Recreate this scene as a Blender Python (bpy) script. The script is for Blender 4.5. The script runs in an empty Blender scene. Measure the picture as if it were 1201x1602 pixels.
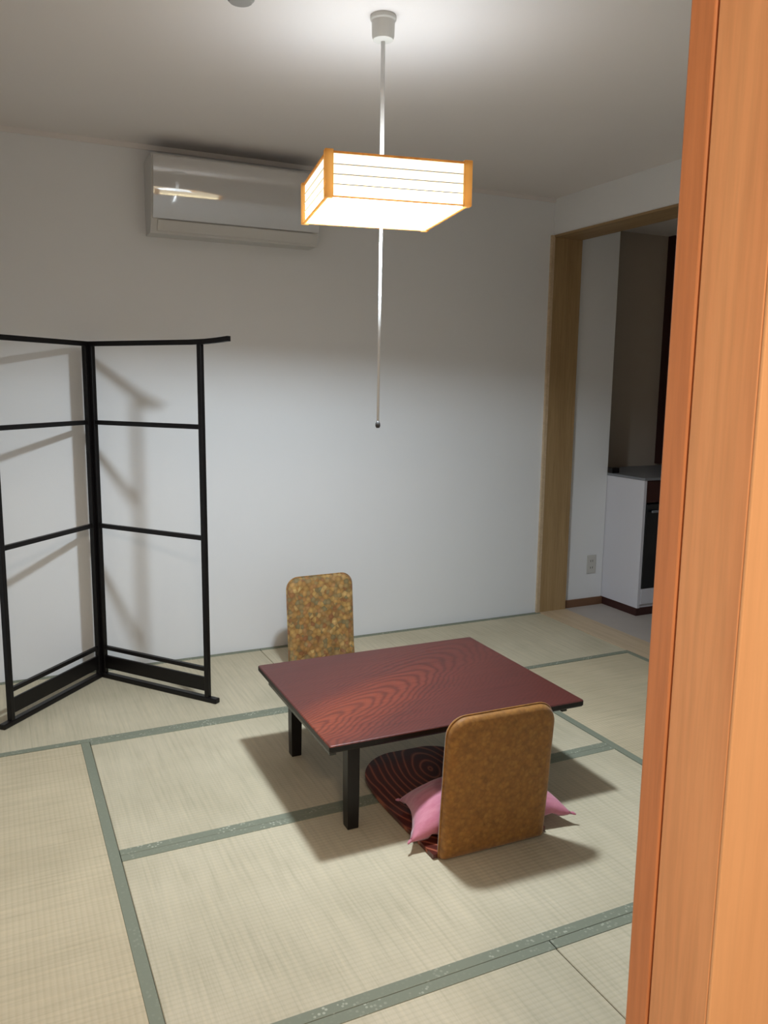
import bpy, bmesh, math, random
from mathutils import Vector, Matrix, noise
random.seed(7)
C = bpy.context.scene.collection
D = bpy.data
SC = bpy.context.scene
PI = math.pi

# ------------------------------------------------------------------ camera
def make_camera():
    yaw, pitch, roll, F = 0.445, -0.156, 0.012, 1275.07
    f = Vector((math.sin(yaw)*math.cos(pitch), math.cos(yaw)*math.cos(pitch), math.sin(pitch)))
    r0 = Vector((math.cos(yaw), -math.sin(yaw), 0)); u0 = r0.cross(f)
    r = math.cos(roll)*r0 + math.sin(roll)*u0
    u = -math.sin(roll)*r0 + math.cos(roll)*u0
    cd = D.cameras.new('camera'); co = D.objects.new('camera', cd); C.objects.link(co)
    m = Matrix((r, u, -f)).transposed().to_4x4()
    m.translation = Vector((-2.986, -4.0205, 1.3915))
    co.matrix_world = m
    cd.sensor_fit = 'VERTICAL'; cd.sensor_height = 36.0; cd.sensor_width = 36.0
    cd.lens = 36.0*F/1602.0
    cd.clip_start = 0.02
    SC.camera = co
make_camera()

# ------------------------------------------------------------------ world, light, exposure
w = D.worlds.new('world'); SC.world = w; w.use_nodes = True
w.node_tree.nodes['Background'].inputs[0].default_value = (0.55, 0.6, 0.7, 1)
w.node_tree.nodes['Background'].inputs[1].default_value = 0.05
SC.view_settings.view_transform = 'Standard'
SC.view_settings.look = 'None'
SC.view_settings.exposure = 0.0
SC.view_settings.gamma = 1.0
SC.view_settings.use_curve_mapping = False

LX, LY, LZ = -1.893, -1.684, 1.895          # pendant lamp: centre of its lower rim
def area(name, loc, rot, size, power, col, size_y=None, shape='DISK', spread=PI):
    l = D.lights.new(name, 'AREA'); l.shape = shape; l.size = size
    if size_y: l.size_y = size_y
    l.energy = power; l.color = col; l.spread = spread
    o = D.objects.new(name, l); C.objects.link(o); o.location = loc; o.rotation_euler = rot
    return o
HALL_POWER = 42.0
PEND_DOWN, PEND_UP = 160.0, .35
PANEL_E, PAPER_E, RING_E = 8.0, 1.7, 17.0
area('hall_ceiling_light', (-3.0, -4.75, 2.36), (0, 0, 0), 0.4, HALL_POWER, (1.0, 0.80, 0.62))

# ------------------------------------------------------------------ materials
def lin(c):
    return tuple(((v/255.0)/12.92 if v/255.0 <= 0.04045 else ((v/255.0+0.055)/1.055)**2.4) for v in c)
class N:
    """tiny node helper"""
    def __init__(s, name):
        s.m = D.materials.new(name); s.m.use_nodes = True
        s.t = s.m.node_tree; s.b = s.t.nodes['Principled BSDF']; s.out = s.t.nodes['Material Output']
    def n(s, kind, **kw):
        o = s.t.nodes.new(kind)
        for k, v in kw.items():
            if k in o.inputs.keys(): o.inputs[k].default_value = v
            else: setattr(o, k, v)
        return o
    def l(s, a, b): s.t.links.new(a, b)
    def coords(s, scale=(1, 1, 1), rot=(0, 0, 0), loc=(0, 0, 0)):
        tc = s.n('ShaderNodeTexCoord'); mp = s.n('ShaderNodeMapping')
        mp.inputs['Scale'].default_value = scale; mp.inputs['Rotation'].default_value = rot
        mp.inputs['Location'].default_value = loc
        s.l(tc.outputs['Object'], mp.inputs['Vector']); return mp.outputs['Vector']
    def ramp(s, fac, stops):
        r = s.n('ShaderNodeValToRGB'); e = r.color_ramp.elements
        while len(e) > 1: e.remove(e[-1])
        e[0].position, c = stops[0]; e[0].color = (*c, 1)
        for p, c in stops[1:]:
            q = e.new(p); q.color = (*c, 1)
        s.l(fac, r.inputs['Fac']); return r.outputs['Color']
    def mix(s, fac, a, b, mode='MIX'):
        m = s.n('ShaderNodeMix', data_type='RGBA', blend_type=mode)
        for sock, v in ((m.inputs[0], fac), (m.inputs[6], a), (m.inputs[7], b)):
            if hasattr(v, 'is_output'): s.l(v, sock)
            elif isinstance(v, (int, float)): sock.default_value = v
            else: sock.default_value = (*v, 1)
        return m.outputs[2]
    def noise(s, vec, scale, detail=3, rough=.5, dist=0):
        o = s.n('ShaderNodeTexNoise'); o.inputs['Scale'].default_value = scale
        o.inputs['Detail'].default_value = detail; o.inputs['Roughness'].default_value = rough
        o.inputs['Distortion'].default_value = dist
        s.l(vec, o.inputs['Vector']); return o.outputs['Fac']
    def bump(s, h, strength=.2, dist=.002):
        b = s.n('ShaderNodeBump'); b.inputs['Strength'].default_value = strength
        b.inputs['Distance'].default_value = dist
        s.l(h, b.inputs['Height']); s.l(b.outputs['Normal'], s.b.inputs['Normal'])
    def base(s, c):
        if hasattr(c, 'is_output'): s.l(c, s.b.inputs['Base Color'])
        else: s.b.inputs['Base Color'].default_value = (*c, 1)
    def rough(s, v, spec=.5):
        s.b.inputs['Roughness'].default_value = v; s.b.inputs['Specular IOR Level'].default_value = spec
MAT = {}
def plain(name, srgb, rough=.6, spec=.4, var=.06, scale=6, bump=0, bscale=300):
    k = N(name); c = lin(srgb); v = k.coords()
    f = k.noise(v, scale, 4)
    k.base(k.mix(f, tuple(x*(1-var) for x in c), tuple(min(1, x*(1+var)) for x in c)))
    k.rough(rough, spec)
    if bump: k.bump(k.noise(v, bscale, 2), bump, .001)
    MAT[name] = k.m; return k.m
plain('wallpaper', (226, 226, 226), .9, .15, .015, 2, .25, 260)
plain('ceiling_paper', (224, 218, 214), .95, .1, .015, 2, .2, 220)
plain('hall_wallpaper', (226, 216, 200), .9, .15, .02, 2, .2, 240)
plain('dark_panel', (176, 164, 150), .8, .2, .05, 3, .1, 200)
plain('passage_vinyl', (178, 168, 160), .55, .4, .06, 9, .05, 120)
plain('black_lacquer', (13, 10, 10), .4, .3, .1, 12)
plain('black_wood', (18, 14, 12), .38, .35, .15, 20)
plain('white_plastic', (196, 194, 190), .38, .5, .01, 3)
plain('glossy_plastic', (188, 185, 182), .06, 1.0, .01, 3)
plain('grey_plastic', (150, 148, 144), .5, .4, .02, 8)
plain('canopy_plastic', (196, 193, 186), .5, .4, .02, 8)
plain('dark_plastic', (60, 58, 56), .5, .4, .02, 8)
plain('cord_white', (215, 213, 210), .6, .3, .02, 8)
plain('slat_white', (240, 238, 230), .7, .3, .02, 8)
plain('apron_lacquer', (44, 42, 36), .25, .6, .1, 10)  # black lacquer of the side aprons, greyed to paint in the reflected floor
plain('steel', (120, 122, 126), .4, .5, .05, 10)
plain('cabinet_white', (205, 203, 208), .45, .5, .015, 3)
plain('plinth_dark', (58, 30, 26), .5, .4, .1, 8)
plain('oven_black', (24, 26, 30), .15, .6, .05, 8)
plain('subfloor', (120, 105, 85), .8, .2, .1, 5)

def wood(name, dark, light, axis='Z', rough=.5, spec=.4, scale=1.0, contrast=1.0, grain=1.0):
    k = N(name); s = {'X': (1.2, 22, 22), 'Y': (22, 1.2, 22), 'Z': (22, 22, 1.2)}[axis]
    s = tuple(q*scale for q in s)
    v = k.coords(s)
    f1 = k.noise(v, 1.0, 6, .6, .6)
    v2 = k.coords(tuple(q*5 for q in s)); f2 = k.noise(v2, 1.0, 3, .6)
    c = k.ramp(f1, [(.5-.22/contrast, lin(dark)), (.5+.22/contrast, lin(light))])
    g = k.ramp(f2, [(.3, (1-.22*grain,)*3), (.6, (1, 1, 1))])
    k.base(k.mix(1.0, c, g, 'MULTIPLY')); k.rough(rough, spec); k.bump(f2, .12, .0008)
    MAT[name] = k.m; return k.m
wood('jamb_wood', (230, 168, 120), (242, 184, 134), 'Z', .45, .4, .8, 1.2, .6)
wood('jamb_edge_shaded', (206, 136, 90), (220, 152, 104), 'Z', .45, .4, .9, 1.0, .7)  # jamb wood painted darker: shade on the room-side strip is in the colour
wood('casing_wood', (230, 180, 132), (236, 188, 140), 'Z', .45, .4, .8, .8, .3)
wood('pale_wood_post', (152, 123, 84), (174, 145, 104), 'Z', .55, .3, 1.0, 1.0, .6)
wood('pale_wood_beam', (144, 116, 82), (166, 138, 100), 'Y', .55, .3, 1.0, 1.0, .6)
wood('sill_wood', (188, 164, 134), (206, 182, 150), 'Y', .5, .35, 1.0, 1.0, .5)
wood('brown_skirting', (110, 78, 56), (134, 98, 72), 'X', .5, .4, 1.0, 1.0, .6)

# tatami rush: fine ribs across the weave, streaks of single rushes along the short side
def rush(name, along):
    k = N(name)
    st = (90, 3, 1) if along == 'Y' else (3, 90, 1)        # rushes lie along this axis
    rb = (1, 1, 1)
    f1 = k.noise(k.coords(st), 1.0, 4, .65)
    f0 = k.noise(k.coords((2.2, 2.2, 1)), 1.0, 4, .6)
    wv = k.n('ShaderNodeTexWave', wave_type='BANDS', bands_direction='Y' if along == 'Y' else 'X')
    wv.inputs['Scale'].default_value = 21.0; wv.inputs['Distortion'].default_value = .35
    wv.inputs['Detail'].default_value = 2
    k.l(k.coords(rb), wv.inputs['Vector'])
    c1 = k.ramp(f0, [(.34, lin((186, 175, 150) if along == 'Y' else (188, 173, 145))), (.66, lin((202, 190, 165) if along == 'Y' else (204, 188, 159)))])  # long-y mats tanner: the rush's view-dependent sheen is put into the base colour
    c2 = k.ramp(f1, [(.25, (.80, .80, .77)), (.5, (.96, .96, .95)), (.8, (1.08, 1.06, 1.02))])
    c = k.mix(1.0, c1, c2, 'MULTIPLY')
    c3 = k.ramp(wv.outputs['Fac'], [(0, (.94, .94, .92)), (.55, (1, 1, 1))])
    k.base(k.mix(1.0, c, c3, 'MULTIPLY')); k.rough(.62, .3)
    k.bump(wv.outputs['Fac'], .25, .001)
    MAT[name] = k.m
rush('rush_long_x', 'Y'); rush('rush_long_y', 'X')
def border():
    for nm, axis in (('border_long_x', 0), ('border_long_y', 1)):
        k = N(nm)
        v = k.coords((1, 1, 1))
        ck = k.n('ShaderNodeTexVoronoi', feature='F1'); ck.inputs['Scale'].default_value = 85
        ck.inputs['Randomness'].default_value = .8; k.l(v, ck.inputs['Vector'])
        f = k.noise(v, 9, 2)
        spots = k.ramp(ck.outputs['Distance'], [(.24, (1, 1, 1)), (.36, (0, 0, 0))])
        m = k.n('ShaderNodeMath', operation='MULTIPLY'); k.l(spots, m.inputs[0])
        k.l(k.ramp(f, [(.45, (.05,)*3), (.62, (.65,)*3)] if axis == 0 else [(.5, (.03,)*3), (.8, (.2,)*3)]), m.inputs[1])
        k.base(k.mix(m.outputs[0], lin((126, 129, 112)), lin((186, 186, 168)))); k.rough(.75, .2)
        MAT[nm] = k.m
border()
MAT['glossy_plastic'].node_tree.nodes['Principled BSDF'].inputs['Coat Weight'].default_value = 1.0
MAT['glossy_plastic'].node_tree.nodes['Principled BSDF'].inputs['Coat IOR'].default_value = 2.0
MAT['glossy_plastic'].node_tree.nodes['Principled BSDF'].inputs['Coat Roughness'].default_value = .04

def table_wood():
    k = N('table_wood')
    nz = k.n('ShaderNodeTexNoise'); nz.inputs['Scale'].default_value = 2.2; nz.inputs['Detail'].default_value = 3
    k.l(k.coords((1, 2.2, 1)), nz.inputs['Vector'])
    base = k.coords((1, 1, 1))
    warp = k.n('ShaderNodeVectorMath', operation='MULTIPLY_ADD')
    k.l(nz.outputs['Color'], warp.inputs[0]); warp.inputs[1].default_value = (.16, .11, 0); k.l(base, warp.inputs[2])
    mp = k.n('ShaderNodeMapping', vector_type='TEXTURE')
    mp.inputs['Location'].default_value = (-.42, -.22, 0); mp.inputs['Rotation'].default_value = (0, 0, math.radians(33))
    k.l(warp.outputs[0], mp.inputs['Vector'])
    sc = k.n('ShaderNodeVectorMath', operation='MULTIPLY'); sc.inputs[1].default_value = (.32, 1.75, 0)
    k.l(mp.outputs[0], sc.inputs[0])
    ln = k.n('ShaderNodeVectorMath', operation='LENGTH'); k.l(sc.outputs[0], ln.inputs[0])
    d = ln.outputs['Value']
    # heart of the cathedral grain glows orange, the flanks turn red brown
    body = k.ramp(d, [(.06, lin((132, 60, 38))), (.17, lin((118, 52, 36))), (.27, lin((96, 43, 35))), (.6, lin((86, 39, 34)))])
    wv = k.n('ShaderNodeMath', operation='MULTIPLY'); wv.inputs[1].default_value = 270; k.l(d, wv.inputs[0])
    sn = k.n('ShaderNodeMath', operation='SINE'); k.l(wv.outputs[0], sn.inputs[0])
    ab = k.n('ShaderNodeMath', operation='MULTIPLY_ADD'); ab.inputs[1].default_value = .5; ab.inputs[2].default_value = .5
    k.l(sn.outputs[0], ab.inputs[0])
    rings = k.ramp(ab.outputs[0], [(.0, (.66, .60, .60)), (.35, (.9, .88, .88)), (.8, (1.08, 1.05, 1.02))])
    fade = k.ramp(d, [(.22, (1, 1, 1)), (.42, (.45, .45, .45))])
    c = k.mix(fade, body, k.mix(1.0, body, rings, 'MULTIPLY'))
    fine = k.noise(k.coords((5, 160, 1), rot=(0, 0, math.radians(-14))), 1.0, 4, .6)
    c = k.mix(1.0, c, k.ramp(fine, [(.3, (.75, .73, .73)), (.6, (1.03, 1.02, 1.02))]), 'MULTIPLY')
    k.base(c); k.rough(.42, .5)
    MAT['table_wood'] = k.m
table_wood()
def seat_wood():
    k = N('seat_wood')
    nz = k.n('ShaderNodeTexNoise'); nz.inputs['Scale'].default_value = 4; k.l(k.coords(), nz.inputs['Vector'])
    warp = k.n('ShaderNodeVectorMath', operation='MULTIPLY_ADD')
    k.l(nz.outputs['Color'], warp.inputs[0]); warp.inputs[1].default_value = (.06, .06, 0); k.l(k.coords(loc=(-.06, -.5, 0), scale=(1, 1, 0)), warp.inputs[2])
    sc = k.n('ShaderNodeVectorMath', operation='MULTIPLY'); sc.inputs[1].default_value = (1.3, .75, 0); k.l(warp.outputs[0], sc.inputs[0])
    ln = k.n('ShaderNodeVectorMath', operation='LENGTH'); k.l(sc.outputs[0], ln.inputs[0])
    wv = k.n('ShaderNodeMath', operation='MULTIPLY'); wv.inputs[1].default_value = 190; k.l(ln.outputs['Value'], wv.inputs[0])
    sn = k.n('ShaderNodeMath', operation='SINE'); k.l(wv.outputs[0], sn.inputs[0])
    k.base(k.ramp(sn.outputs[0], [(.0, lin((78, 34, 26))), (.75, lin((112, 52, 38))), (1.0, lin((158, 92, 68)))]))
    k.rough(.3, .5); MAT['seat_wood'] = k.m
seat_wood()

def brocade(name, pal, scale, soft):
    k = N(name); v = k.coords()
    a = k.n('ShaderNodeTexVoronoi'); a.inputs['Scale'].default_value = scale; k.l(v, a.inputs['Vector'])
    b = k.noise(v, scale*.6, 3, .6)
    cell = k.n('ShaderNodeSeparateColor'); k.l(a.outputs['Color'], cell.inputs[0])
    c1 = k.ramp(cell.outputs[0], [(i/(len(pal)-1.0), lin(p)) for i, p in enumerate(pal)])
    edge = k.ramp(a.outputs['Distance'], [(.1, (1.12, 1.1, 1.05)), (.7, (.72, .68, .6))])
    c = k.mix(soft, k.mix(1.0, c1, edge, 'MULTIPLY'), lin(pal[len(pal)//2]))
    c = k.mix(1.0, c, k.ramp(b, [(.3, (.78, .76, .72)), (.65, (1.1, 1.08, 1.04))]), 'MULTIPLY')
    k.base(c); k.rough(.6, .35); k.bump(a.outputs['Distance'], .25, .0015)
    k.b.inputs['Sheen Weight'].default_value = .15
    MAT[name] = k.m
brocade('gold_brocade_plain', [(132, 88, 32), (158, 110, 46), (146, 98, 40), (168, 122, 56), (124, 82, 30)], 75, .5)
brocade('gold_brocade_figured', [(192, 158, 96), (160, 118, 66), (128, 122, 92), (182, 142, 84), (146, 98, 66), (206, 176, 116)], 50, .08)
def pink():
    k = N('pink_fabric'); v = k.coords((1, 1, 1))
    f = k.noise(k.coords((12, 40, 20)), 1, 4, .6)
    k.base(k.ramp(f, [(.3, lin((184, 106, 126))), (.7, lin((206, 136, 152)))])); k.rough(.7, .3)
    k.bump(k.noise(v, 400, 2), .3, .001); k.b.inputs['Sheen Weight'].default_value = .3
    MAT['pink_fabric'] = k.m
pink()

def lamp_mats():
    # washi paper of the shade sides, lit by the tube inside: gives off light, faint horizontal fibre bands
    k = N('lit_paper'); t = k.t
    v = k.coords((1.5, 1.5, 90))
    f = k.noise(v, 1.0, 3, .6)
    col = k.ramp(f, [(.3, (.84, .70, .48)), (.5, (1, .89, .68)), (.7, (1, .92, .74))])
    em = k.n('ShaderNodeEmission'); k.l(col, em.inputs[0]); em.inputs[1].default_value = PAPER_E
    tr = k.n('ShaderNodeBsdfTranslucent'); tr.inputs[0].default_value = (.32, .275, .19, 1)
    ad = k.n('ShaderNodeAddShader'); k.l(em.outputs[0], ad.inputs[0]); k.l(tr.outputs[0], ad.inputs[1])
    k.l(ad.outputs[0], k.out.inputs[0]); MAT['lit_paper'] = k.m
    # acrylic diffuser underneath: part glow, part clear for the ring lamp inside
    k = N('lit_diffuser')
    em = k.n('ShaderNodeEmission'); em.inputs[0].default_value = (.93, .97, 1, 1); em.inputs[1].default_value = PANEL_E
    tp = k.n('ShaderNodeBsdfTransparent'); mx = k.n('ShaderNodeMixShader'); mx.inputs[0].default_value = .5
    k.l(tp.outputs[0], mx.inputs[1]); k.l(em.outputs[0], mx.inputs[2]); k.l(mx.outputs[0], k.out.inputs[0])
    MAT['lit_diffuser'] = k.m
    k = N('lit_tube'); em = k.n('ShaderNodeEmission'); em.inputs[0].default_value = (.72, .87, 1, 1); em.inputs[1].default_value = RING_E
    k.l(em.outputs[0], k.out.inputs[0]); MAT['lit_tube'] = k.m
    # thin cedar strips: light passes through the veneer
    k = N('cedar_strip'); f = k.noise(k.coords((30, 30, 3)), 1.0, 3)
    c = k.ramp(f, [(.3, lin((206, 158, 92))), (.7, lin((226, 184, 118)))])
    k.base(c); k.rough(.55, .3)
    tr = k.n('ShaderNodeBsdfTranslucent'); k.l(c, tr.inputs[0])
    mx = k.n('ShaderNodeMixShader'); mx.inputs[0].default_value = .6
    k.l(k.b.outputs[0], mx.inputs[1]); k.l(tr.outputs[0], mx.inputs[2]); k.l(mx.outputs[0], k.out.inputs[0])
    MAT['cedar_strip'] = k.m
lamp_mats()

# ------------------------------------------------------------------ mesh helpers
def box_bm(bm, x0, x1, y0, y1, z0, z1, bev=0.0, seg=2):
    vs = [bm.verts.new((x, y, z)) for x in (x0, x1) for y in (y0, y1) for z in (z0, z1)]
    fs = [(0, 1, 3, 2), (4, 6, 7, 5), (0, 4, 5, 1), (2, 3, 7, 6), (0, 2, 6, 4), (1, 5, 7, 3)]
    faces = [bm.faces.new([vs[i] for i in f]) for f in fs]
    if bev:
        es = list({e for f in faces for e in f.edges})
        bmesh.ops.bevel(bm, geom=es, offset=bev, segments=seg, profile=.5, affect='EDGES')
    return faces
def bar_bm(bm, a, b, w, h, bev=0.0):
    """square bar from a to b; w across (horizontal), h the other way"""
    a, b = Vector(a), Vector(b); d = (b-a).normalized()
    ref = Vector((0, 0, 1)) if abs(d.z) < .9 else Vector((0, 1, 0))
    s = d.cross(ref).normalized(); t = s.cross(d).normalized()
    vs = []
    for p in (a, b):
        for i, j in ((-1, -1), (1, -1), (1, 1), (-1, 1)):
            vs.append(bm.verts.new(p + s*(i*w/2) + t*(j*h/2)))
    fs = [(3, 2, 1, 0), (4, 5, 6, 7)] + [(i, (i+1) % 4, 4+(i+1) % 4, 4+i) for i in range(4)]
    faces = [bm.faces.new([vs[i] for i in f]) for f in fs]
    if bev:
        bmesh.ops.bevel(bm, geom=list({e for f in faces for e in f.edges}), offset=bev, segments=2, profile=.5, affect='EDGES')
def lathe_bm(bm, prof, n=32, c=(0, 0)):
    rings = []
    for r, z in prof:
        if r < 1e-6: rings.append([bm.verts.new((c[0], c[1], z))])
        else: rings.append([bm.verts.new((c[0]+r*math.cos(2*PI*i/n), c[1]+r*math.sin(2*PI*i/n), z)) for i in range(n)])
    for A, B in zip(rings, rings[1:]):
        for i in range(n):
            j = (i+1) % n
            if len(A) == 1 and len(B) == 1: continue
            if len(A) == 1: bm.faces.new((A[0], B[j], B[i]))
            elif len(B) == 1: bm.faces.new((A[i], A[j], B[0]))
            else: bm.faces.new((A[i], A[j], B[j], B[i]))
def tube_bm(bm, pts, r, n=10):
    pts = [Vector(p) for p in pts]; rings = []
    for i, p in enumerate(pts):
        d = (pts[min(i+1, len(pts)-1)] - pts[max(i-1, 0)]).normalized()
        ref = Vector((1, 0, 0)) if abs(d.x) < .9 else Vector((0, 1, 0))
        s = d.cross(ref).normalized(); t = s.cross(d)
        rr = r[i] if isinstance(r, (list, tuple)) else r
        rings.append([bm.verts.new(p + (s*math.cos(2*PI*k/n) + t*math.sin(2*PI*k/n))*rr) for k in range(n)])
    for A, B in zip(rings, rings[1:]):
        for k in range(n): bm.faces.new((A[k], A[(k+1) % n], B[(k+1) % n], B[k]))
    bm.faces.new(rings[0][::-1]); bm.faces.new(rings[-1])
def prism_bm(bm, prof, x0, x1):
    """profile of (y, z) points swept along x"""
    A = [bm.verts.new((x0, y, z)) for y, z in prof]; B = [bm.verts.new((x1, y, z)) for y, z in prof]
    n = len(prof)
    for i in range(n): bm.faces.new((A[i], A[(i+1) % n], B[(i+1) % n], B[i]))
    bm.faces.new(A[::-1]); bm.faces.new(B)
def obj(name, bm, mat, parent=None, smooth=False, loc=None):
    bmesh.ops.recalc_face_normals(bm, faces=bm.faces)
    me = D.meshes.new(name); bm.to_mesh(me); bm.free()
    if mat: me.materials.append(MAT[mat])
    if smooth:
        for p in me.polygons: p.use_smooth = True
    o = D.objects.new(name, me); C.objects.link(o)
    if parent: o.parent = parent
    if loc: o.location = loc
    return o
def smooth_angle(o, deg=35):
    me = o.data
    bm = bmesh.new(); bm.from_mesh(me)
    for f in bm.faces: f.smooth = True
    for e in bm.edges:
        if len(e.link_faces) == 2 and e.calc_face_angle(0) > math.radians(deg): e.smooth = False
    bm.to_mesh(me); bm.free(); return o
def box(name, x0, x1, y0, y1, z0, z1, mat, parent=None, bev=0.0):
    bm = bmesh.new(); box_bm(bm, x0, x1, y0, y1, z0, z1, bev); return obj(name, bm, mat, parent)
def thing(name, label, cat, loc=(0, 0, 0), rz=0, group=None):
    o = D.objects.new(name, None); C.objects.link(o); o.location = loc; o.rotation_euler = (0, 0, rz)
    o.empty_display_size = .1
    o['label'] = label; o['category'] = cat
    if group: o['group'] = group
    return o
def tag(o, label, cat, group=None):
    o['label'] = label; o['category'] = cat
    if group: o['group'] = group
    return o
def struct(o, label=None):
    o['kind'] = 'structure'
    if label: o['label'] = label; o['category'] = label.split()[-1]
    return o

# ------------------------------------------------------------------ room shell
H = 2.454
XL = -3.58            # left wall
YN = -3.37            # inner face of the near wall
def S(name, label, cat, *a, **k):
    o = box(name, *a, **k); o['kind'] = 'structure'; o['label'] = label; o['category'] = cat; return o

floor = S('floor', 'tatami mat floor of the room with grey green cloth borders', 'floor', XL, 0.0, YN, 0.0, -.12, -.055, 'subfloor')
S('ceiling', 'plain off-white papered ceiling above the tatami room', 'ceiling', XL-.1, .2, YN-.12, .12, H, H+.08, 'ceiling_paper')
S('wall_back', 'plain white papered wall behind the folding rack and table', 'wall', XL-.1, 0.0, 0.0, .12, -.06, H, 'wallpaper')
S('wall_left', 'plain white papered wall on the left side of the room', 'wall', XL-.1, XL, YN-.12, 0.0, -.06, H, 'wallpaper')
# right wall: opening from the back corner, wall above it
S('wall_right', 'white papered wall above the wide opening in the corner', 'wall', 0.0, .2, -2.0, 0.0, 2.25, H, 'wallpaper')
S('wall_right_solid', 'white papered wall on the right of the room beyond the opening', 'wall', 0.0, .2, YN-.12, -2.0, -.06, H, 'wallpaper')
# near wall with the doorway the picture is taken through
DX0, DX1 = -3.46, -2.353
S('wall_near', 'white papered wall on the right of the doorway', 'wall', DX1+.035, .2, YN-.10, YN, -.06, H, 'wallpaper')
S('wall_near_above', 'white papered wall above the doorway', 'wall', XL, DX1+.035, YN-.12, YN, 2.04, H, 'wallpaper')
S('wall_near_left', 'white papered wall strip on the left of the doorway', 'wall', XL, DX0-.035, YN-.12, YN, -.06, 2.04, 'wallpaper')

# thin pale strip of the cornice between walls and ceiling
S('trim_1', 'thin white cornice strip along the top of the back wall', 'trim', XL, 0.0, -.008, 0.0, H-.022, H, 'ceiling_paper')

# opening in the right corner: face post, head beam, sill
S('trim_2', 'pale wooden post at the back corner of the opening', 'post', 0.0, .2, -.012, .10, -.02, 2.25, 'pale_wood_post')
S('trim_3', 'thin light wooden edge strip at the end of the white back wall', 'trim', -.022, 0.0, -.016, .0, 0.0, 2.25, 'sill_wood')
S('trim_4', 'pale wooden head beam above the corner opening', 'beam', -.004, .2, -2.0, -.012, 2.240, 2.252, 'pale_wood_beam')
S('trim_5', 'pale wooden threshold between the mats and the passage', 'threshold', 0.0, .2, -2.0, 0.0, -.055, .002, 'sill_wood')
# passage beyond the opening
PX1 = 1.75
S('floor_passage', 'pinkish grey vinyl floor of the passage beyond the opening', 'floor', .2, PX1, -3.0, .43, -.06, -.004, 'passage_vinyl')
S('wall_passage', 'white wall end in the passage with a power outlet', 'wall', .2, .512, .025, .43, -.06, 2.40, 'wallpaper')
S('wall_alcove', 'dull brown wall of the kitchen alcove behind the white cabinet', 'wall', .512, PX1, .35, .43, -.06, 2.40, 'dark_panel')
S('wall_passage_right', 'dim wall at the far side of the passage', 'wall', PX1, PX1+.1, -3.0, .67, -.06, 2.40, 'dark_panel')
S('wall_passage_near', 'dim wall closing the near end of the passage', 'wall', .2, PX1+.1, -3.1, -3.0, -.06, 2.40, 'wallpaper')
S('ceiling_passage', 'dim ceiling of the passage beyond the opening', 'ceiling', .2, PX1+.1, -3.1, .67, 2.40, 2.46, 'ceiling_paper')
S('baseboard_passage', 'brown skirting board under the white wall end in the passage', 'baseboard', .2, .512, .013, .025, -.004, .045, 'brown_skirting')

# hall behind the camera, closed so that its lamp light bounces
S('floor_hall', 'wooden floor of the hall in front of the doorway', 'floor', -4.1, -1.5, -5.8, YN-.12, -.06, -.01, 'brown_skirting')
S('wall_hall_left', 'cream wall on the left side of the hall', 'wall', -4.2, -4.1, -5.8, YN-.12, -.06, H, 'hall_wallpaper')
S('wall_hall_right', 'cream wall on the right side of the hall', 'wall', -1.5, -1.4, -5.8, YN-.10, -.06, H, 'hall_wallpaper')
S('wall_hall_end', 'cream wall at the end of the hall', 'wall', -4.2, -1.4, -5.9, -5.8, -.06, H, 'hall_wallpaper')
S('wall_hall_side', 'cream wall left of the doorway on the hall side', 'wall', -4.2, XL-.1, YN-.12, YN, -.06, H, 'hall_wallpaper')
S('ceiling_hall', 'white ceiling of the hall', 'ceiling', -4.2, -1.4, -5.9, YN-.12, H, H+.08, 'ceiling_paper')

# doorway frame on the right, orange wood, stepped
def door_frame():
    d = D.objects.new('door_1', None); C.objects.link(d)
    d['kind'] = 'structure'; d['label'] = 'orange wooden frame of the doorway in the right foreground'; d['category'] = 'door frame'
    y0, y1 = YN-.12, YN
    box('jamb_edge', DX1, DX1+.035, -3.4035, y1-.001, -.02, 2.04, 'jamb_edge_shaded', d, .002)
    box('jamb', DX1, DX1+.035, -3.4845, -3.4070, -.02, 2.04, 'jamb_wood', d, .0015)
    box('jamb_groove', DX1+.006, DX1+.035, -3.4070, -3.4035, -.02, 2.04, 'jamb_edge_shaded', d)
    box('casing', DX1, DX1+.16, -3.489, -3.4845, -.02, 2.10, 'casing_wood', d, .0015)
    box('head', DX0, DX1, y0, y1-.001, 2.0, 2.04, 'jamb_wood', d)
    box('left_jamb', DX0-.035, DX0, y0, y1-.001, -.02, 2.04, 'jamb_wood', d)
    box('doorway_sill', DX0, DX1, y0, y1, -.055, .0, 'sill_wood', d)
door_frame()

# ------------------------------------------------------------------ tatami mats
X0T, XA, XB, XM = XL, -2.722, -.879, -1.790
Y1, Y2, Y3 = -.832, -1.682, -2.514
BW = .031
def mat(x0, x1, y0, y1, lng, sides):
    """lng: long axis; sides: which long edges carry the cloth border"""
    g = .0012; x0 += g; x1 -= g; y0 += g; y1 -= g
    cx, cy = (x0+x1)/2, (y0+y1)/2
    bm = bmesh.new(); box_bm(bm, x0-cx, x1-cx, y0-cy, y1-cy, -.055, 0, .002, 1)
    o = obj('tatami_mat', bm, 'rush_long_x' if lng == 'x' else 'rush_long_y', floor, loc=(cx, cy, 0))
    for s in sides:
        bm = bmesh.new()
        if lng == 'x':
            ya, yb = (y0-cy-.0006, y0-cy+BW) if s < 0 else (y1-cy-BW, y1-cy+.0006)
            box_bm(bm, x0-cx, x1-cx, ya, yb, -.05, .0018, .0009, 1)
        else:
            xa, xb = (x0-cx-.0006, x0-cx+BW) if s < 0 else (x1-cx-BW, x1-cx+.0006)
            box_bm(bm, xa, xb, y0-cy, y1-cy, -.05, .0018, .0009, 1)
        obj('cloth_border', bm, 'border_long_'+lng, o)
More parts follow.
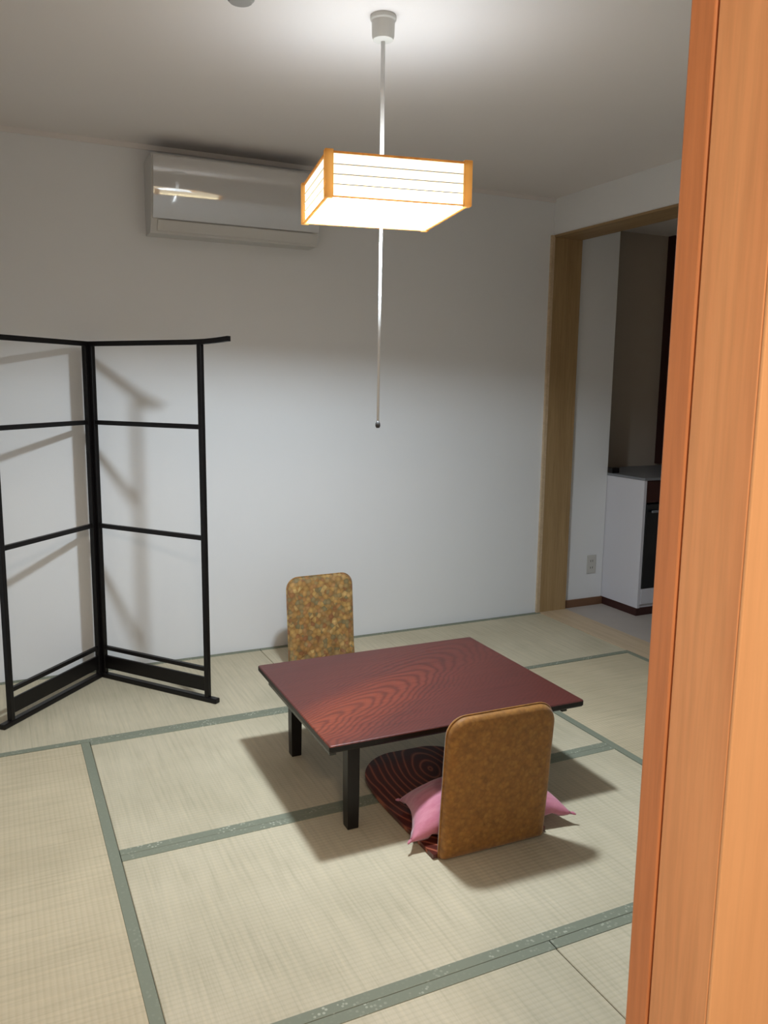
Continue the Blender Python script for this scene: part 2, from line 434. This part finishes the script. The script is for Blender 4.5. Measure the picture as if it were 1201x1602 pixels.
mat(X0T, XM, Y1, 0, 'x', (-1, 1)); mat(XM, 0, Y1, 0, 'x', (-1, 1))        # along the back wall
mat(X0T, XA, Y3, Y1, 'y', (-1, 1))                                       # left strip
mat(XA, XB, Y2, Y1, 'x', (-1, 1)); mat(XA, XB, Y3, Y2, 'x', (-1, 1))      # under the table
mat(XB, 0, Y3, Y1, 'y', (-1, 1))                                         # right strip
mat(X0T, XM, YN, Y3, 'x', (-1, 1)); mat(XM, 0, YN, Y3, 'x', (-1, 1))      # nearest row

# ------------------------------------------------------------------ pendant lamp
def pendant():
    t = thing('pendant_lamp', 'square paper shade pendant lamp with cedar frame hanging from the ceiling', 'lamp', (LX, LY, 0))
    bm = bmesh.new()
    lathe_bm(bm, [(0, H), (.037, H), (.0385, H-.005), (.038, H-.012), (.034, H-.016), (.033, H-.056), (.030, H-.066), (.018, H-.070), (0, H-.070)])
    smooth_angle(obj('canopy', bm, 'canopy_plastic', t))
    bm = bmesh.new(); tube_bm(bm, [(0, 0, H-.069), (0, 0, 2.012)], .0062, 12); obj('cord', bm, 'cord_white', t, True)
    sh = D.objects.new('shade', None); C.objects.link(sh); sh.parent = t
    sh.location = (0, 0, LZ); sh.rotation_euler = (0, 0, math.radians(-10.8))
    a, h = .208, .118
    obj('bottom_diffuser', _plate(-a+.007, a-.007, -a+.007, a-.007, .002, .005), 'lit_diffuser', sh)
    for k in range(4):
        bm = bmesh.new(); box_bm(bm, -a+.009, a-.009, -a+.006, -a+.009, .003, h-.004); p = obj('paper_panel', bm, 'lit_paper', sh); p.rotation_euler.z = k*PI/2
        bm = bmesh.new(); box_bm(bm, -a-.004, -a+.020, -a-.004, -a+.020, -.002, h+.005, .002); p = obj('corner_post', bm, 'cedar_strip', sh); p.rotation_euler.z = k*PI/2
        bm = bmesh.new(); box_bm(bm, -a+.020, a-.020, -a, -a+.010, h-.004, h+.001, .001); p = obj('top_rail', bm, 'cedar_strip', sh); p.rotation_euler.z = k*PI/2
        bm = bmesh.new(); box_bm(bm, -a+.020, a-.020, -a, -a+.010, .000, .0032, .001); p = obj('bottom_rail', bm, 'cedar_strip', sh); p.rotation_euler.z = k*PI/2
        for z in (.034, .060, .086):
            bm = bmesh.new(); box_bm(bm, -a+.020, a-.020, -a+.003, -a+.006, z-.0013, z+.0013); p = obj('paper_slat', bm, 'slat_white', sh); p.rotation_euler.z = k*PI/2
    # ring tube and its holder inside the shade
    bm = bmesh.new(); n, m, R_, r_ = 40, 8, .10, .0145
    vs = [[bm.verts.new(((R_+r_*math.cos(2*PI*j/m))*math.cos(2*PI*i/n), (R_+r_*math.cos(2*PI*j/m))*math.sin(2*PI*i/n), .075+r_*math.sin(2*PI*j/m))) for j in range(m)] for i in range(n)]
    for i in range(n):
        for j in range(m): bm.faces.new((vs[i][j], vs[(i+1) % n][j], vs[(i+1) % n][(j+1) % m], vs[i][(j+1) % m]))
    obj('ring_tube', bm, 'lit_tube', sh, True)
    bm = bmesh.new(); lathe_bm(bm, [(0, .120), (.05, .120), (.05, .098), (.0, .098)], 24); obj('holder', bm, 'white_plastic', sh)
    bm = bmesh.new()
    for k in range(2):
        an = k*PI/2; c, s = math.cos(an), math.sin(an)
        bar_bm(bm, (-c*(a-.01), -s*(a-.01), h-.004), (c*(a-.01), s*(a-.01), h-.004), .012, .006)
    obj('cross_bar', bm, 'cedar_strip', sh)
    # pull cord with a small dark knob
    bm = bmesh.new(); tube_bm(bm, [(0, 0, LZ+.004), (-.002, 0, 1.6), (-.004, 0, 1.272)], .0042, 8); pc = obj('pull_cord', bm, 'cord_white', t, True)
    bm = bmesh.new(); lathe_bm(bm, [(0, 1.276), (.004, 1.276), (.0075, 1.268), (.008, 1.260), (.005, 1.254), (0, 1.254)], 16, (-.004, 0)); obj('pull_knob', bm, 'dark_plastic', pc, True)
    area('pendant_down_light', (LX, LY, LZ+.058), (0, 0, 0), .15, PEND_DOWN, (.78, .90, 1.0))
    area('pendant_up_light', (LX, LY, LZ+h+.004), (PI, 0, 0), .16, PEND_UP, (.78, .90, 1.0))
def _plate(x0, x1, y0, y1, z0, z1):
    bm = bmesh.new(); box_bm(bm, x0, x1, y0, y1, z0, z1); return bm
pendant()

# ------------------------------------------------------------------ air conditioner
def aircon():
    x0, x1 = -2.305, -1.505
    t = thing('air_conditioner', 'white wall-mounted air conditioner high on the back wall', 'air conditioner', (x0, 0, 2.052))
    W, hh = x1-x0, .325
    def front(z):            # convex front, deepest near the top
        u = 1 - z/hh         # 0 at top
        return -.200 + .005*(1-u) * 0 + .075*u**2.3
    n = 14
    prof = [(0, 0.012), (0, hh-.004), (-.19, hh-.004)]
    # body: a little smaller than the front panel
    bp = [(0.0, .0)] + [(front(z)+.012, z) for z in [hh*i/n for i in range(n+1)]] + [(0.0, hh)]
    bm = bmesh.new(); prism_bm(bm, bp, 0.0, W); smooth_angle(obj('body', bm, 'white_plastic', t))
    zs = [.060 + (hh-.010-.060)*i/18 for i in range(19)]
    fp = [(front(z), z) for z in zs] + [(front(z)+.0125, z) for z in reversed(zs)]
    bm = bmesh.new(); prism_bm(bm, fp, .006, W-.006); smooth_angle(obj('front_panel', bm, 'glossy_plastic', t))
    zs = [.010 + .044*i/6 for i in range(7)]
    fp = [(front(z)+.002, z) for z in zs] + [(front(z)+.0125, z) for z in reversed(zs)]
    bm = bmesh.new(); prism_bm(bm, fp, .03, W-.03); smooth_angle(obj('louvre_flap', bm, 'white_plastic', t))
    bm = bmesh.new(); box_bm(bm, .025, W-.025, -.150, -.045, hh, hh+.003)
    for i in range(22): box_bm(bm, .03+i*(W-.065)/21.0, .034+i*(W-.065)/21.0, -.148, -.047, hh+.003, hh+.006)
    obj('top_grille', bm, 'grey_plastic', t)
aircon()

# ceiling detector at the top edge of the picture
def detector():
    t = thing('smoke_detector', 'small round detector on the ceiling at the top edge', 'detector', (-2.315, -1.665, H))
    bm = bmesh.new(); lathe_bm(bm, [(0, 0), (.052, 0), (.054, -.008), (.050, -.014), (0, -.014)], 32); smooth_angle(obj('base', bm, 'grey_plastic', t))
    bm = bmesh.new(); lathe_bm(bm, [(.0, -.014), (.040, -.014), (.038, -.030), (.030, -.038), (0, -.040)], 32); smooth_angle(obj('sensor_cap', bm, 'grey_plastic', t))
    for k in range(2):
        bm = bmesh.new(); x = -.036+.072*k; box_bm(bm, x-.008, x+.008, .030, .048, -.020, -.013, .002); obj('clip', bm, 'dark_plastic', t)
detector()

# ------------------------------------------------------------------ folding garment rack (two hinged panels)
def rack():
    hx, hy = -2.591, -.092
    t = thing('folding_garment_rack', 'black lacquered two-panel folding kimono rack standing before the white wall', 'rack', (hx, hy, 0))
    ends = [('panel', Vector((-2.205+.0, -.604, 0)), 1), ('panel', Vector((-2.992, -.532, 0)), -1)]
    for nm, e, sgn in ends:
        d = (e - Vector((hx, hy, 0))); L = d.length; ang = math.atan2(d.y, d.x)
        p = D.objects.new('rack_panel', None); C.objects.link(p); p.parent = t; p.rotation_euler.z = ang
        s0 = .022; s1 = L          # local x of inner and outer post
        if sgn < 0: s0 = .020
        T = .022
        def part(name, f):
            bm = bmesh.new(); f(bm); o = obj(name, bm, 'black_lacquer', p); return o
        part('post', lambda b: box_bm(b, s0-T/2, s0+T/2, -T/2, T/2, .0, 1.548, .003))
        part('post', lambda b: box_bm(b, s1-T/2, s1+T/2, -T/2, T/2, .0, 1.548, .003))
        # top rail runs past the outer post and lifts at its tip
        def top(b):
            zz = 1.552
            xs = [s0-.02, s0+.2, s1-.05, s1+.03, s1+.09, s1+.150]
            up = [0, 0, 0, .002, .006, .012]
            prev = None
            for x, u in zip(xs, up):
                k = .0105
                r = [b.verts.new((x, y*k, zz+u+z*k)) for y, z in ((-1, -1), (1, -1), (1, 1), (-1, 1))]
                if prev:
                    for i in range(4): b.faces.new((prev[i], prev[(i+1) % 4], r[(i+1) % 4], r[i]))
                else: b.faces.new(r[::-1])
                prev = r
            b.faces.new(prev)
        part('top_rail', top)
        for z in (1.204, .731): part('cross_rail', lambda b: box_bm(b, s0+T/2-.001, s1-T/2+.001, -.009, .009, z-.010, z+.010, .002))
        part('cross_rail', lambda b: box_bm(b, s0+T/2-.001, s1-T/2+.001, -.009, .009, .138, .156, .002))
        part('kick_board', lambda b: box_bm(b, s0+T/2-.001, s1-T/2+.001, -.006, .006, .046, .109, .002))
        part('foot_rail', lambda b: box_bm(b, s0-.01, s1+.055, -.015, .015, .0, .022, .004))
    for z in (.25, .80, 1.38):
        bm = bmesh.new(); lathe_bm(bm, [(0, z-.03), (.005, z-.03), (.005, z+.03), (0, z+.03)], 10, (0, -.012)); obj('hinge', bm, 'steel', t)
rack()

# ------------------------------------------------------------------ low table
TCX, TCY, TRZ = -1.679, -1.536, math.radians(-.8)
def table():
    t = thing('low_table', 'low red-brown wooden table with black legs in the middle of the mats', 'table', (TCX, TCY, 0), TRZ)
    a, b, z1 = .464, .382, .333
    # top: edge undercut towards the underside
    def ring(bm, dx, z, r=.006, n=4):
        vs = []
        for sx, sy, a0 in ((1, 1, 0), (-1, 1, PI/2), (-1, -1, PI), (1, -1, 3*PI/2)):
            for i in range(n+1):
                an = a0 + i*PI/2/n
                vs.append(bm.verts.new((sx*(a-dx-r)+r*math.cos(an), sy*(b-dx-r)+r*math.sin(an), z)))
        return vs
    bm = bmesh.new()
    rs = [ring(bm, .004, z1), ring(bm, .0012, z1-.0012), ring(bm, .0, z1-.004), ring(bm, .0, z1-.018), ring(bm, .003, z1-.023), ring(bm, .022, z1-.030)]
    top = bm.faces.new(rs[0])
    for A, B in zip(rs, rs[1:]):
        for i in range(len(A)): bm.faces.new((A[i], A[(i+1) % len(A)], B[(i+1) % len(B)], B[i]))
    bm.faces.new(rs[-1][::-1])
    o = obj('table_top', bm, 'table_wood', t)
    o.data.materials.append(MAT['black_wood'])
    for p in o.data.polygons:
        if p.center.z < z1-.003: p.material_index = 1
    ax, ay = a-.034, b-.095
    for s in (-1, 1):
        box('apron', -ax+.06, ax-.06, s*ay-.011, s*ay+.011, z1-.066, z1-.028, 'black_wood', t, .002)
        box('apron', s*ax-.011, s*ax+.011, -b+.06, b-.06, z1-.060, z1-.028, 'apron_lacquer', t, .002)
    lx, ly = .352, .278
    for sx in (-1, 1):
        for sy in (-1, 1):
            bm = bmesh.new(); prev = None
            for z, h in ((0, .0175), (.004, .0185), (.12, .020), (z1-.029, .0205)):
                r = [bm.verts.new((sx*lx+i*h, sy*ly+j*h, z)) for i, j in ((-1, -1), (1, -1), (1, 1), (-1, 1))]
                if prev:
                    for i in range(4): bm.faces.new((prev[i], prev[(i+1) % 4], r[(i+1) % 4], r[i]))
                else: bm.faces.new(r[::-1])
                prev = r
            bm.faces.new(prev)
            obj('leg', bm, 'black_wood', t)
table()

# ------------------------------------------------------------------ legless floor chairs
def rrect(w0, w1, h0, h1, rt, rb, n=8):
    """outline in (x, z): rounded rectangle, top corners rt, bottom corners rb, counter-clockwise"""
    out = []
    for cx, cz, r, a0 in ((w1-rt, h1-rt, rt, 0), (w0+rt, h1-rt, rt, PI/2), (w0+rb, h0+rb, rb, PI), (w1-rb, h0+rb, rb, 1.5*PI)):
        for i in range(n+1):
            an = a0+i*PI/2/n; out.append((cx+r*math.cos(an), cz+r*math.sin(an)))
    return out
def zaisu(name, label, loc, rz, fabric, w, hgt, wrinkle):
    t = thing(name, label, 'floor chair', loc, rz, 'legless floor chairs at the table')
    # bentwood seat: board that lies on the mat, rises a little at the front
    bm = bmesh.new(); nu, nv = 24, 26
    wid, dep, th = w+.035, .61, .013
    def half(v):            # half width along the depth, rounded front corners
        r = .16; y = v*dep
        if y > dep-r: return wid/2 - r + math.sqrt(max(0, r*r-(y-(dep-r))**2))
        return wid/2
    def zz(v):
        return .004 + .030*max(0, (v-.45)/.55)**1.5
    G = []
    for side in (0, 1):
        g = []
        for j in range(nv+1):
            v = 1-(1-j/nv)**1.6 if j else 0
            hw = half(min(v, .999)) + .018*min(1, v/.6)
            g.append([bm.verts.new(((i/nu*2-1)*hw, v*dep, zz(v)+(th if side else 0))) for i in range(nu+1)])
        G.append(g)
    for side in (0, 1):
        for j in range(nv):
            for i in range(nu):
                q = (G[side][j][i], G[side][j][i+1], G[side][j+1][i+1], G[side][j+1][i])
                bm.faces.new(q if side else q[::-1])
    bd = [(0, i) for i in range(nu+1)] + [(j, nu) for j in range(1, nv+1)] + [(nv, i) for i in range(nu-1, -1, -1)] + [(j, 0) for j in range(nv-1, 0, -1)]
    for k in range(len(bd)):
        (j, i), (j2, i2) = bd[k], bd[(k+1) % len(bd)]
        bm.faces.new((G[0][j][i], G[0][j2][i2], G[1][j2][i2], G[1][j][i]))
    smooth_angle(obj('seat', bm, 'seat_wood', t))
    # backrest board hidden in a padded cloth cover; leans back a little
    lean = .035/ .42
    out = rrect(-w/2, w/2, .0, hgt, .058, .012)
    cx, cz = 0, hgt/2
    tk = .024
    loops = []
    def inset(d):
        return [(x*(1-d/(w/2)), cz+(z-cz)*(1-d/(hgt/2))) for x, z in out]
    lv = [(.070, tk*1.10), (.030, tk*1.06), (.014, tk), (.005, tk*.78), (.001, tk*.42), (0, 0), (.001, -tk*.42), (.005, -tk*.78), (.014, -tk), (.030, -tk*1.06), (.070, -tk*1.10)]
    bm = bmesh.new(); R = []
    for d, y in lv:
        R.append([bm.verts.new((x, y - (z+.0)*lean, z)) for x, z in inset(d)])
    m = len(out)
    for A, B in zip(R, R[1:]):
        for i in range(m): bm.faces.new((A[i], A[(i+1) % m], B[(i+1) % m], B[i]))
    for ring_, flip in ((R[0], False), (R[-1], True)):
        c = bm.verts.new((0, sum(v.co.y for v in ring_)/m, cz))
        for i in range(m): bm.faces.new((ring_[i], ring_[(i+1) % m], c))
    bmesh.ops.subdivide_edges(bm, edges=[e for e in bm.edges if e.calc_length() > .05], cuts=3, use_grid_fill=True)
    bmesh.ops.triangulate(bm, faces=[f for f in bm.faces if len(f.verts) > 4])
    for v in bm.verts:
        n1 = noise.noise(v.co*9+Vector((loc[0]*3, 0, 0)))
        v.co.y += .0022*n1
        if wrinkle and v.co.z < hgt*.5:      # slack folds low on the front
            k = (hgt*.5-v.co.z)/(hgt*.5)
            v.co.y += .011*k*math.sin((v.co.z+.35*v.co.x)*115)
    o = obj('back_cover', bm, fabric, t, True)
    # piping round the edge seam
    bm = bmesh.new(); pts = [(x*1.004, -z*lean, cz+(z-cz)*1.004+.001) for x, z in out if True]
    rr = .0028
    rings = []
    for i, p in enumerate(pts):
        p = Vector(p); q = Vector(pts[(i+1) % m]); pv = Vector(pts[i-1]); dd = (q-pv).normalized()
        s = dd.cross(Vector((0, 1, 0))).normalized(); u = s.cross(dd)
        rings.append([bm.verts.new(p+(s*math.cos(2*PI*k/6)+u*math.sin(2*PI*k/6))*rr) for k in range(6)])
    for i in range(m):
        A, B = rings[i], rings[(i+1) % m]
        for k in range(6): bm.faces.new((A[k], A[(k+1) % 6], B[(k+1) % 6], B[k]))
    obj('seam_piping', bm, fabric, o, True)
    return t
near = zaisu('floor_chair', 'legless floor chair in plain gold brocade with its back to the doorway', (-1.688, -2.086, 0), math.radians(-1.5), 'gold_brocade_plain', .362, .452, False)
far = zaisu('floor_chair', 'legless floor chair in figured gold brocade behind the table near the white wall', (-1.578, -.375, 0), math.radians(180+1), 'gold_brocade_figured', .345, .452, True)

# ------------------------------------------------------------------ pink floor cushion on the near chair
def cushion():
    t = thing('floor_cushion', 'pink cloth floor cushion lying on the seat of the nearer chair', 'cushion', (-1.643, -1.934, .018), math.radians(-7))
    hw, hd, T = .282, .125, .075
    n = 36; bm = bmesh.new(); G = []
    for side in (1, -1):
        g = []
        for j in range(n+1):
            row = []
            for i in range(n+1):
                u = i/n*2-1; v = j/n*2-1
                # edges draw in between the pointed corners
                x = u*hw*(1-.10*(1-v*v))*(1-.09*(v+1)); y = v*hd*(1-.09*(1-u*u))
                e = max(0, (1-abs(u)**2.6))**.55 * max(0, (1-abs(v)**2.6))**.55
                wr = 1+.14*noise.noise(Vector((u*2.1, v*2.1, side*.5)))+.06*noise.noise(Vector((u*6, v*6, side)))
                z = side*T*e*wr
                z = z + T*.62
                if side < 0: z = max(z, .003 + .004*e)
                z -= T*.40*(u*v)**2*(1 if side > 0 or z > .03 else .0)
                row.append(bm.verts.new((x, y, z)))
            g.append(row)
        G.append(g)
    for s in (0, 1):
        for j in range(n):
            for i in range(n):
                q = (G[s][j][i], G[s][j][i+1], G[s][j+1][i+1], G[s][j+1][i]); bm.faces.new(q)
    bmesh.ops.remove_doubles(bm, verts=bm.verts, dist=.0004)
    b = obj('cushion_body', bm, 'pink_fabric', t, True)
    for sx in (-1, 1):
        for sy in (-1, 1):
            bm = bmesh.new(); p = Vector((sx*hw*(1-.09*(sy+1)), sy*hd, T*.26)); d = Vector((sx, sy*.8, -.35)).normalized()
            tube_bm(bm, [p-d*.012, p-d*.004, p+d*.001, p+d*.006], [.003, .005, .004, .002], 8); obj('tuft', bm, 'pink_fabric', t, True)
cushion()

# ------------------------------------------------------------------ passage things
def outlet():
    t = thing('power_outlet', 'small white power outlet low on the passage wall end', 'outlet', (.418, .025, .265))
    box('cover_plate', -.035, .035, -.006, 0, -.06, .06, 'canopy_plastic', t, .002)
    for k in range(2):
        z = -.022+.044*k
        bm = bmesh.new()
        for x in (-.008, .008): box_bm(bm, x-.0015, x+.0015, -.0068, -.0055, z-.006, z+.006)
        obj('socket_slot', bm, 'dark_plastic', t)
outlet()
def cabinet():
    x0, y0 = .515, -.305
    W, Dp = .95, .61
    t = thing('kitchen_cabinet', 'white kitchen cabinet with dark plinth and black oven in the passage', 'cabinet', (x0, y0, 0))
    box('side_panel', 0, .022, 0, Dp-.003, .045, .835, 'cabinet_white', t, .0015)
    box('side_panel', W-.022, W, 0, Dp-.003, .045, .835, 'cabinet_white', t, .0015)
    box('back_panel', .022, W-.022, Dp-.02, Dp-.003, .045, .835, 'cabinet_white', t)
    box('bottom_panel', .022, W-.022, .01, Dp-.02, .045, .065, 'cabinet_white', t)
    box('plinth', .0, W, .006, Dp-.003, -.004, .045, 'plinth_dark', t)
    box('worktop', -.004, W, -.006, Dp-.003, .835, .851, 'steel', t, .002)
    bm = bmesh.new(); box_bm(bm, -.003, .055, .285, .322, .851, .884, .004); obj('splash_end', bm, 'black_wood', t)
    box('control_panel', .024, W-.024, .001, .03, .70, .832, 'plinth_dark', t, .001)
    d = box('oven_door', .024, .50, -.006, .012, .17, .69, 'oven_black', t, .003)
    h = box('oven_handle', .05, .47, -.030, -.018, .64, .655, 'steel', d, .004)
    box('lower_door', .024, W-.024, -.002, .012, .068, .165, 'cabinet_white', t, .002)
    box('cupboard_door', .505, W-.024, -.002, .012, .17, .69, 'cabinet_white', t, .002)
cabinet()
# dark post of the passage door, a sliver beside the orange jamb
S('trim_6', 'dark brown wooden post standing against the alcove wall', 'post', 1.21, 1.28, .29, .35, .86, 2.40, 'plinth_dark')
